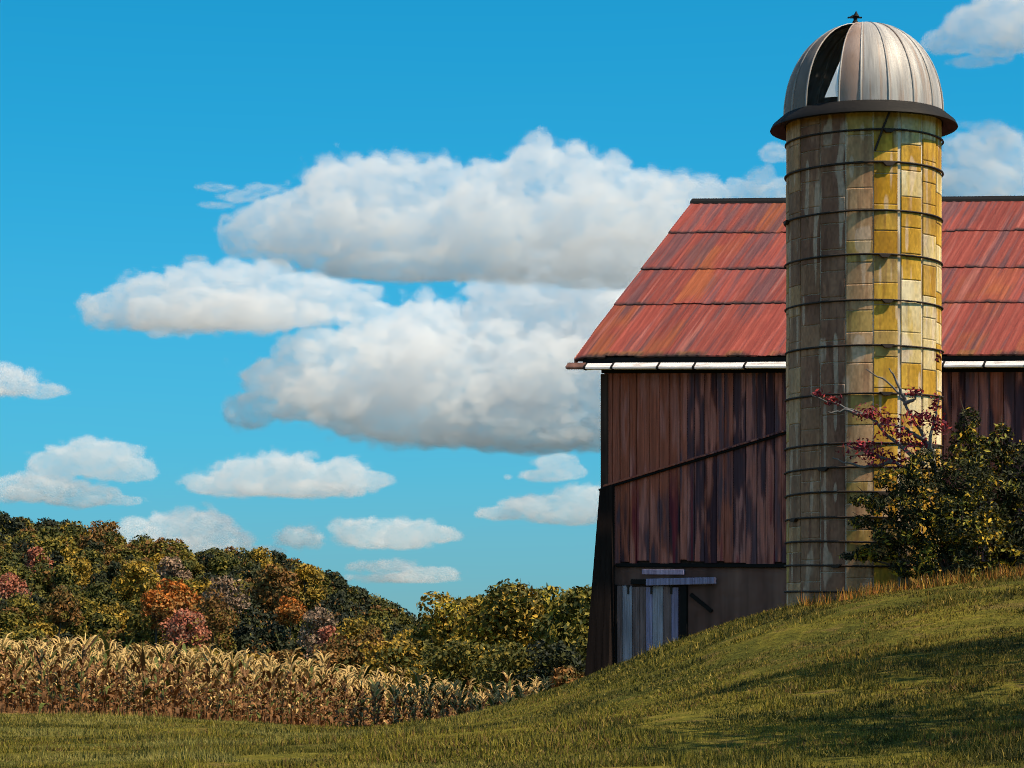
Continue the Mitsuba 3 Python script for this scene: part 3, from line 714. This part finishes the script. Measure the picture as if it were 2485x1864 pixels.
# ------------------------------------------------------------------ corn
def corn_kind(seed):
    rng = np.random.default_rng(seed); H = 2.3 * rng.uniform(.88, 1.08); out = {}
    tan, br, gr = np.array([.52, .36, .14]), np.array([.21, .100, .036]), np.array([.085, .105, .02])
    st = tube([[0, 0, -.1], [rng.normal(0, .03), rng.normal(0, .03), H * .5], [rng.normal(0, .08), rng.normal(0, .08), H * .9]], [.018, .014, .008], 5)
    out['stalk'] = mikit.ply(st, 'plant_leaf', color=np.tile(br * .8, (len(st.vertices), 1)))
    for i in range(9):
        z = H * (.14 + .085 * i) + rng.uniform(-.05, .05); a = rng.uniform(0, 6.28); L = rng.uniform(.45, .85); w = rng.uniform(.045, .09)
        m = 5; t = np.linspace(0, 1, m); up = rng.uniform(.3, .8) + .09 * i; drop = rng.uniform(.4, 1.15)
        rad = L * t * (.75 - .25 * t); zz = z + L * (up * t - drop * t * t)
        ww = w * np.array([.5, 1, .95, .7, .12]); tw = rng.uniform(-.9, .9) * t
        v = []
        for q in range(m):
            sx, sy = -math.sin(a), math.cos(a)
            for sgn in (-1, 1):
                v.append([math.cos(a) * rad[q] + sgn * ww[q] * sx * math.cos(tw[q]), math.sin(a) * rad[q] + sgn * ww[q] * sy * math.cos(tw[q]), zz[q] + sgn * ww[q] * math.sin(tw[q])])
        f = [x for q in range(m - 1) for x in ([2 * q, 2 * q + 1, 2 * q + 3], [2 * q, 2 * q + 3, 2 * q + 2])]
        hi = i / 8; r = rng.random()
        cc = (tan if r < .05 + .36 * hi else br if r < .80 else gr) * rng.uniform(.5, 1.3)
        out['leaf' if i == 0 else f'leaf_{i:03d}'] = mikit.ply((np.array(v), np.array(f)), 'plant_leaf', color=np.tile(cc, (len(v), 1)))
    ts = [tube([[0, 0, H * .86], [math.cos(a) * l * .5, math.sin(a) * l * .5, H * .86 + l * .8], [math.cos(a) * l, math.sin(a) * l, H * .86 + l]], [.018, .020, .007], 4) for a, l in zip(rng.uniform(0, 6.28, 6), rng.uniform(.16, .42, 6))]
    tm = cat(ts); out['tassel'] = mikit.ply(tm, 'plant_leaf', color=np.tile(tan * 1.15, (len(tm.vertices), 1)))
    a = rng.uniform(0, 6.28); z = H * .45
    ear = tube([[.02 * math.cos(a), .02 * math.sin(a), z], [.06 * math.cos(a), .06 * math.sin(a), z + .1], [.12 * math.cos(a), .12 * math.sin(a), z + rng.uniform(.0, .2)]], [.02, .034, .008], 6)
    out['ear'] = mikit.ply(ear, 'plant_leaf', color=np.tile(tan * 1.2, (len(ear.vertices), 1)))
    return out


NK = 8
kindsC = [corn_kind(40 + i) for i in range(NK)]
for i in range(NK): scene[f'corn_kind_{"abcdefgh"[i]}'] = {'type': 'shapegroup', **kindsC[i]}
rng = np.random.default_rng(5)
rows = []
for r in range(34):
    Yr = 82.0 + .76 * r
    for x in np.arange(-27, 4.2, .56 if r < 6 else .56):
        xx, yy = x + rng.uniform(-.1, .1), Yr + rng.uniform(-.12, .12) + .02 * x
        px = 512 + xx / yy * F
        if px < -150 or px > 545 or rng.random() < .16: continue
        if xx > -1 and r < 2: continue
        sc = np.interp(px, [0, 120, 330, 430, 560], [.95, .95, .87, .76, .70]) * rng.uniform(.58, 1.22)
        rows.append((r if px > -6 else r + 100, xx, yy, sc, int(rng.integers(NK)), rng.uniform(0, 360), rng.normal(0, 3), rng.normal(0, 3)))
rows.sort(key=lambda q: q[0])
zs = ground_z(np.array([q[1] for q in rows]), np.array([q[2] for q in rows]))
for i, (r, xx, yy, sc, kd, ro, t1, t2) in enumerate(rows):
    k = nkey('corn_stalk') if i < 290 else f'corn_field__{i - 289:03d}'
    scene[k] = {'type': 'instance', 'to_world': T().translate([float(xx), float(yy), float(zs[i])]).rotate([1, 0, 0], t1).rotate([0, 1, 0], t2).rotate([0, 0, 1], ro).scale([sc * 1.1, sc * 1.1, sc]), 'sg': {'type': 'ref', 'id': f'corn_kind_{"abcdefgh"[kd]}'}}
    if i < 290:
        part = 'left third' if xx < -12.5 else 'middle' if xx < -6.5 else 'right third'
        row = ['first', 'second', 'third', 'fourth', 'fifth', 'sixth', 'seventh', 'eighth', 'ninth', 'tenth', 'eleventh', 'twelfth'][r]
        lab(k, f'dry corn stalk in the {row} row of the corn field, {part}', 'corn', f'corn stalks of the {row} row {part}')
lab('corn_field', 'dense dry corn filling the field behind its front rows', 'corn', kind='stuff')

# ------------------------------------------------------------------ bushes by the silo
def bough_bush(key, seed, clumps, palette, ypal, leaf, nleaf, yfrac, root, droop=True):
    """clumps: (x, Y, z, rx, ry, rz); boughs run from the root to every clump"""
    rng = np.random.default_rng(seed); C = np.array(clumps); vol = C[:, 3] * C[:, 5]; k = rng.choice(len(C), nleaf, p=vol / vol.sum())
    u = rng.normal(0, 1, (nleaf, 3)); u /= np.linalg.norm(u, axis=1, keepdims=True); rr = rng.uniform(.3, 1.12, nleaf) ** .5
    pos = C[k, :3] + u * C[k, 3:] * rr[:, None]
    nn = meshkit.noise(pos * 3.1, seed); pos, u = pos[nn > .40], u[nn > .40]; m = len(pos)
    pal, yp = np.array(palette), np.array(ypal)
    col = pal[rng.integers(0, len(pal), m)] * rng.uniform(.55, 1.4, (m, 1))
    yn = meshkit.noise(pos * 2.3, seed + 9) ; ym = rng.random(m) < yfrac * np.clip((yn - .42) * 6, 0.05, 2)
    col[ym] = yp[rng.integers(0, len(yp), ym.sum())] * rng.uniform(.7, 1.2, (ym.sum(), 1))
    v, f, c = leaf_cards(pos, u * .6 + np.array([0, 0, .5]), np.where(ym, leaf * 1.5, leaf), rng, c_ if (c_ := col) is not None else col, aspect=.8)
    scene[key + '__foliage'] = mikit.ply((v, f), 'plant_leaf', color=c)
    ms = []
    for cpt in C:
        p0 = np.array(root) + rng.normal(0, .12, 3) * [1, 1, 0]; p2 = cpt[:3]
        p1 = (p0 + p2) / 2 + np.array([0, 0, .25])
        ms.append(tube([p0, p1, p2, p2 + (p2 - p1) * .35], [.05, .035, .018, .006], 5))
    scene[key + '__stem'] = mikit.ply(cat(ms), 'bark')


def CL(px, py, Y, rx, rz, ry=None):
    p = P(px, py, Y); s = Y / F
    return [p[0], p[1], p[2], rx * s, (ry or (rx + rz) / 2) * s, rz * s]


dg = [(.016, .023, .008), (.026, .033, .009), (.011, .015, .006), (.046, .047, .010)]
yl = [(.50, .33, .02), (.42, .25, .015), (.28, .24, .03), (.20, .19, .03)]
lab('leafy_bush', 'dark leafy bush with yellow tips spreading over the foot of the silo', 'bush')
bough_bush('leafy_bush', 31, [CL(900, 480, 61.2, 26, 15), CL(928, 468, 61, 24, 18), CL(872, 500, 61.6, 22, 8), CL(895, 505, 61, 30, 14), CL(930, 500, 60.6, 34, 24), CL(868, 522, 61.6, 20, 7), CL(900, 533, 61, 30, 13), CL(935, 535, 60.5, 36, 26),
      CL(880, 552, 61.4, 26, 9), CL(858, 556, 61.7, 18, 5), CL(912, 566, 61, 22, 12), CL(948, 566, 60.3, 36, 26), CL(965, 480, 60.5, 28, 26), CL(962, 520, 60.2, 34, 34), CL(930, 590, 60.6, 26, 10), CL(960, 590, 60.2, 30, 16)],
           dg, yl, .052, 30000, .17, P(955, 600, 60.6))
lab('tall_bush', 'tall dark green bush with yellow leaves against the barn at the right edge', 'bush')
bough_bush('tall_bush', 32, [CL(968, 425, 62, 12, 18), CL(966, 450, 62, 20, 22), CL(985, 462, 62, 22, 26), CL(1002, 440, 62, 12, 16), CL(990, 500, 61.6, 36, 36), CL(1020, 470, 62, 26, 30), CL(1030, 510, 61.6, 40, 40), CL(985, 550, 61.2, 38, 38), CL(1030, 560, 61.2, 42, 42),
      CL(1075, 500, 61.8, 40, 50), CL(1080, 560, 61.4, 42, 46), CL(1000, 590, 60.8, 40, 22), CL(1045, 592, 60.8, 40, 24), CL(1052, 440, 62, 20, 26)],
           dg, yl, .058, 44000, .14, P(1010, 604, 61.4))
# red-leaved shrub in front of the silo wall
rng = np.random.default_rng(8)
br = [[(935, 470, 61.4), (925, 440, 61.5), (905, 405, 61.7), (893, 385, 61.9), (866, 369, 62.0)], [(905, 405, 61.7), (900, 388, 61.6), (889, 368, 61.7)], [(925, 465, 61.3), (893, 440, 61.6), (868, 415, 62.0), (838, 405, 62.2), (812, 396, 62.3)],
      [(868, 415, 62.0), (846, 411, 61.9), (828, 412, 61.9)], [(920, 475, 61.3), (895, 462, 61.6), (862, 450, 61.9), (845, 445, 62.1)], [(895, 462, 61.6), (862, 468, 61.9), (832, 458, 62.1)], [(935, 470, 61.4), (930, 440, 61.2), (936, 415, 61.2), (940, 395, 61.1)],
      [(905, 405, 61.7), (915, 400, 61.5), (918, 392, 61.5)], [(925, 440, 61.5), (905, 428, 61.5), (880, 424, 61.6)]]
lab('red_shrub', 'sparse shrub with crimson leaves and bare grey branches in front of the silo', 'shrub')
bsdf('grey_branch', lambda p, n, uv: mix((.09, .085, .085), (.20, .20, .205), fbm(p.x * 9, p.y * 9, p.z * 9, 3)), rough=.9, spec=.1)
for b in br:
    pts = np.array([P(*q) for q in b]); m = len(pts)
    tt = np.linspace(0, m - 1, m * 4); fine = np.stack([np.interp(tt, np.arange(m), pts[:, i]) for i in range(3)], -1); fine[1:-1] += rng.normal(0, .018, fine[1:-1].shape)
    scene[nkey('red_shrub__branch')] = mikit.ply(tube(fine, np.linspace(.055, .014, len(fine)), 6), 'grey_branch', smooth=True)
pts0 = np.array([P(935, 470, 61.4), P(948, 520, 61.2), P(955, 604, 61.0)])
scene['red_shrub__trunk'] = mikit.ply(tube(pts0, [.055, .07, .09], 7), 'grey_branch', smooth=True)
cl = [(868, 413, 61.8, 14, 6, 90), (885, 420, 61.6, 10, 8, 60), (915, 392, 61.5, 7, 5, 40), (920, 418, 61.4, 16, 7, 120), (938, 424, 61.2, 9, 8, 90), (900, 432, 61.5, 16, 10, 90), (915, 445, 61.4, 14, 12, 90), (862, 448, 61.8, 16, 8, 110), (880, 458, 61.7, 16, 8, 100), (832, 400, 62.1, 9, 4, 34), (818, 393, 62.2, 6, 3, 18), (938, 357, 61.6, 3, 5, 12), (905, 462, 61.5, 12, 8, 50), (935, 405, 61.2, 5, 8, 30)]
P_, U_ = [], []
for px, py, Yd, rx, rz, k in cl:
    k = int(k * 1.5); u = rng.normal(0, .58, (k, 3)); P_.append(P(px, py, Yd) + u * np.array([rx, (rx + rz) / 2, rz]) * Yd / F); U_.append(u)
P_, U_ = np.vstack(P_), np.vstack(U_)
rc = np.array([(.24, .022, .040), (.16, .018, .042), (.36, .040, .035), (.11, .014, .03)])[rng.integers(0, 4, len(P_))] * rng.uniform(.7, 1.3, (len(P_), 1))
v, f, c = leaf_cards(P_, U_, .062, rng, rc, aspect=.9)
scene['red_shrub__foliage'] = mikit.ply((v, f), 'plant_leaf', color=c)
# dry weeds along the foot of the silo and the crest
rng = np.random.default_rng(14)
n = 9500
x = rng.normal(0, 1, n) * 1.5 + rng.choice([8.6, 9.8, 10.6, 11.8], n); Yw = rng.uniform(56.0, 62.9, n) + .1 * (9 - x)
wp = meshkit.noise(np.stack([x * 1.6, Yw * 1.1, x * 0], -1), 3); k = (wp > .53) & (x > 7.0) & (x < 14); x, Yw = x[k], Yw[k]; n = len(x)
wc = np.array([(.42, .17, .02), (.34, .20, .03), (.26, .09, .02), (.18, .13, .02)])[rng.integers(0, 4, n)] * rng.uniform(.6, 1.2, (n, 1))
v, f, c = blades(x, Yw, rng.uniform(.15, .46, n), rng.uniform(.009, .022, n), .5, wc, rng)
scene['dry_weeds'] = mikit.ply((v, f), 'plant_leaf', color=c)
lab('dry_weeds', 'orange brown dry weeds along the foot of the silo', 'weeds', kind='stuff')

# ------------------------------------------------------------------ clouds: a real scattering volume 3 km away
kk = .46293
puffs = []
def cloud(base, *lst):
    lay = 1 if base in (990, 930, 730) else 0 if base < 640 else 2
    for x, y, rx, ry in lst: puffs.append((x * kk, y * kk, rx * kk, ry * kk, base * kk, lay))
cloud(610, (560, 500, 85, 50), (640, 470, 95, 75), (720, 430, 100, 85), (800, 410, 100, 75), (880, 410, 90, 70), (950, 395, 75, 65), (1050, 400, 95, 55), (1150, 390, 80, 75), (1240, 390, 85, 72), (1320, 390, 65, 65), (700, 510, 180, 55), (850, 500, 200, 75), (1040, 490, 210, 85), (1220, 480, 180, 85), (1380, 470, 130, 70), (1460, 440, 105, 52), (1530, 430, 60, 42), (900, 575, 260, 35), (1150, 565, 240, 45), (1330, 560, 160, 60), (1300, 480, 200, 90))
cloud(637, (1130, 590, 120, 26), (1250, 592, 150, 40), (1370, 590, 150, 50), (1450, 560, 120, 60))
cloud(560, (490, 500, 22, 45), (520, 540, 60, 25))
cloud(730, (240, 655, 75, 24), (320, 640, 85, 45), (420, 625, 80, 50), (520, 615, 80, 48), (590, 600, 60, 40), (640, 640, 110, 50), (720, 650, 90, 42), (780, 675, 70, 28), (500, 675, 260, 45))
cloud(990, (560, 880, 80, 45), (600, 820, 90, 55), (640, 770, 60, 50), (720, 770, 110, 60), (840, 740, 130, 70), (960, 720, 120, 75), (1070, 700, 120, 75), (1180, 680, 130, 90), (1290, 680, 150, 110), (800, 840, 230, 80), (980, 830, 260, 100), (1180, 820, 260, 130), (900, 900, 220, 55), (1100, 920, 250, 60), (1280, 900, 180, 80), (1200, 620, 120, 50), (1300, 600, 150, 60), (1400, 720, 180, 130), (1400, 850, 150, 130), (1090, 630, 100, 40), (1230, 570, 130, 40), (1340, 545, 130, 50), (1150, 590, 90, 30))
cloud(930, (520, 890, 40, 30), (620, 885, 110, 28))
cloud(1082, (460, 1050, 70, 22), (550, 1035, 100, 40), (620, 1020, 90, 42), (720, 1030, 90, 35), (800, 1035, 50, 20), (620, 1055, 170, 25))
cloud(1050, (140, 1000, 70, 35), (210, 995, 80, 40), (280, 1015, 50, 25))
cloud(1110, (30, 1060, 60, 28), (110, 1060, 90, 35), (190, 1075, 70, 25), (260, 1082, 50, 14))
cloud(870, (20, 825, 70, 38), (90, 845, 50, 20), (-60, 840, 90, 50))
cloud(1215, (300, 1160, 60, 40), (360, 1145, 60, 42), (430, 1140, 70, 40), (480, 1170, 80, 35), (380, 1190, 150, 30), (560, 1190, 60, 14))
cloud(1195, (640, 1165, 60, 32)); cloud(1200, (780, 1155, 60, 35), (860, 1155, 80, 32), (950, 1158, 60, 20), (830, 1175, 100, 18))
cloud(1050, (1190, 1005, 45, 26), (1180, 1028, 60, 18), (1235, 1022, 35, 16)); cloud(1040, (1098, 1032, 18, 10))
cloud(1150, (1090, 1110, 70, 14), (1180, 1095, 80, 26), (1280, 1080, 80, 36), (1240, 1115, 110, 20), (1380, 1100, 80, 40))
cloud(1275, (830, 1225, 70, 18), (920, 1240, 80, 16), (880, 1250, 110, 14))
cloud(130, (2060, 90, 65, 26), (2110, 60, 70, 45), (2170, 30, 80, 60), (2230, 40, 90, 80), (2160, 100, 90, 22), (2290, 60, 90, 70)); cloud(160, (2100, 132, 50, 12), (2150, 125, 40, 10))
cloud(450, (2060, 340, 50, 40), (2110, 330, 60, 55), (2170, 325, 60, 50), (2220, 370, 50, 60), (2100, 400, 90, 60), (2190, 410, 80, 50), (2280, 410, 80, 50))
cloud(380, (1680, 330, 45, 22), (1720, 330, 40, 26), (1760, 360, 40, 25)); cloud(450, (1640, 390, 38, 34), (1610, 415, 60, 30), (1700, 420, 80, 30), (1780, 410, 60, 40), (1660, 370, 22, 16))
cloud(430, (470, 405, 40, 9)); cloud(460, (470, 445, 45, 8), (520, 425, 50, 12), (570, 410, 35, 14)); cloud(570, (420, 558, 30, 7))
px0, px1, py0, py1 = -140, 1164, -60, 614
nx, nz, ny = 880, 455, 30


def vol_noise(cx, cz, size, seed):
    cy = (cx + cz) / 2
    g = np.random.default_rng(seed).random((int(size[2] / cz) + 4, int(size[1] / cy) + 4, int(size[0] / cx) + 4)).astype(np.float32)
    o = ndi.zoom(g, (nz / (g.shape[0] - 3), ny / (g.shape[1] - 3), nx / (g.shape[2] - 3)), order=2 if cx > 10 else 1)
    return o[:nz, :ny, :nx] - .5


rng = np.random.default_rng(3)
LAYERS = [('upper', 2500.0), ('middle', 3000.0), ('lower', 3500.0)]
for li, (lname, CD) in enumerate(LAYERS):
    S = CD / F
    x0, x1 = (px0 - 512) * S, (px1 - 512) * S; z0, z1 = EYE + (HY - py1) * S, EYE + (HY - py0) * S; y0, y1 = CD - 120, CD + 120
    X, Yc, Z = np.linspace(x0, x1, nx), np.linspace(y0, y1, ny), np.linspace(z0, z1, nz)
    field = np.full((nz, ny, nx), -1.0, np.float32)
    for px, py, rx, ry, base, lay in puffs:
        if lay != li: continue
        cx, cz, ax, az = (px - 512) * S, EYE + (HY - py) * S, rx * S, ry * S
        ay = min(90, (ax + az) * .5); cy = CD + rng.uniform(-.2, .2) * ay; zb = EYE + (HY - base) * S
        ix = slice(*np.searchsorted(X, [cx - 1.6 * ax, cx + 1.6 * ax])); iy = slice(*np.searchsorted(Yc, [cy - 1.6 * ay, cy + 1.6 * ay])); iz = slice(*np.searchsorted(Z, [cz - 1.6 * az, cz + 1.6 * az]))
        r = np.sqrt(((X[ix] - cx) / ax)[None, None] ** 2 + ((Yc[iy] - cy) / ay)[None, :, None] ** 2 + ((Z[iz] - cz) / az)[:, None, None] ** 2)
        val = 1 - r - np.clip((zb + 12 - Z[iz]) / 26, 0, 3)[:, None, None] * .8
        field[iz, iy, ix] = np.maximum(field[iz, iy, ix], val)
    sz = (x1 - x0, y1 - y0, z1 - z0)
    bil = lambda a, b, q: np.abs(vol_noise(a, b, sz, q + 9 * li)) * 2 - .35
    nn = .60 * vol_noise(52, 38, sz, 1 + 9 * li) + .52 * bil(34, 26, 2) + .42 * bil(17, 13, 3) + .30 * bil(9, 7, 4) + .30 * vol_noise(6 + 2 * li, 4.5 + 1.5 * li, sz, 5 + 9 * li) + (.22, .16, .0)[li] * vol_noise(4.4, 3.6, sz, 6 + 9 * li)
    ff_ = field + nn * .72 + .10
    dens = np.clip(ff_ / .24, 0, 1) ** 1.3 * (1 - .74 * sst(.20, .55, ff_))
    dens = np.where(field > -.95, dens, 0).astype(np.float32)
    key = 'clouds' if li == 0 else f'clouds_{li:03d}'
    scene[key] = {'type': 'cube', 'to_world': T().translate([(x0 + x1) / 2, CD, (z0 + z1) / 2]).scale([(x1 - x0) / 2, (y1 - y0) / 2, (z1 - z0) / 2]), 'bsdf': {'type': 'null'},
                  'interior': {'type': 'heterogeneous', 'albedo': {'type': 'rgb', 'value': [.945, .972, 1.0]}, 'scale': .036,
                               'sigma_t': {'type': 'gridvolume', 'grid': mi.VolumeGrid(dens[..., None]), 'to_world': T().translate([x0, y0, z0]).scale([x1 - x0, y1 - y0, z1 - z0])}}}
    lab(key, ['white cumulus clouds high in the sky and behind the silo', 'large cumulus bank reaching from mid sky to the barn roof', 'small flat cumulus clouds low above the wooded hill'][li], 'clouds', kind='stuff')
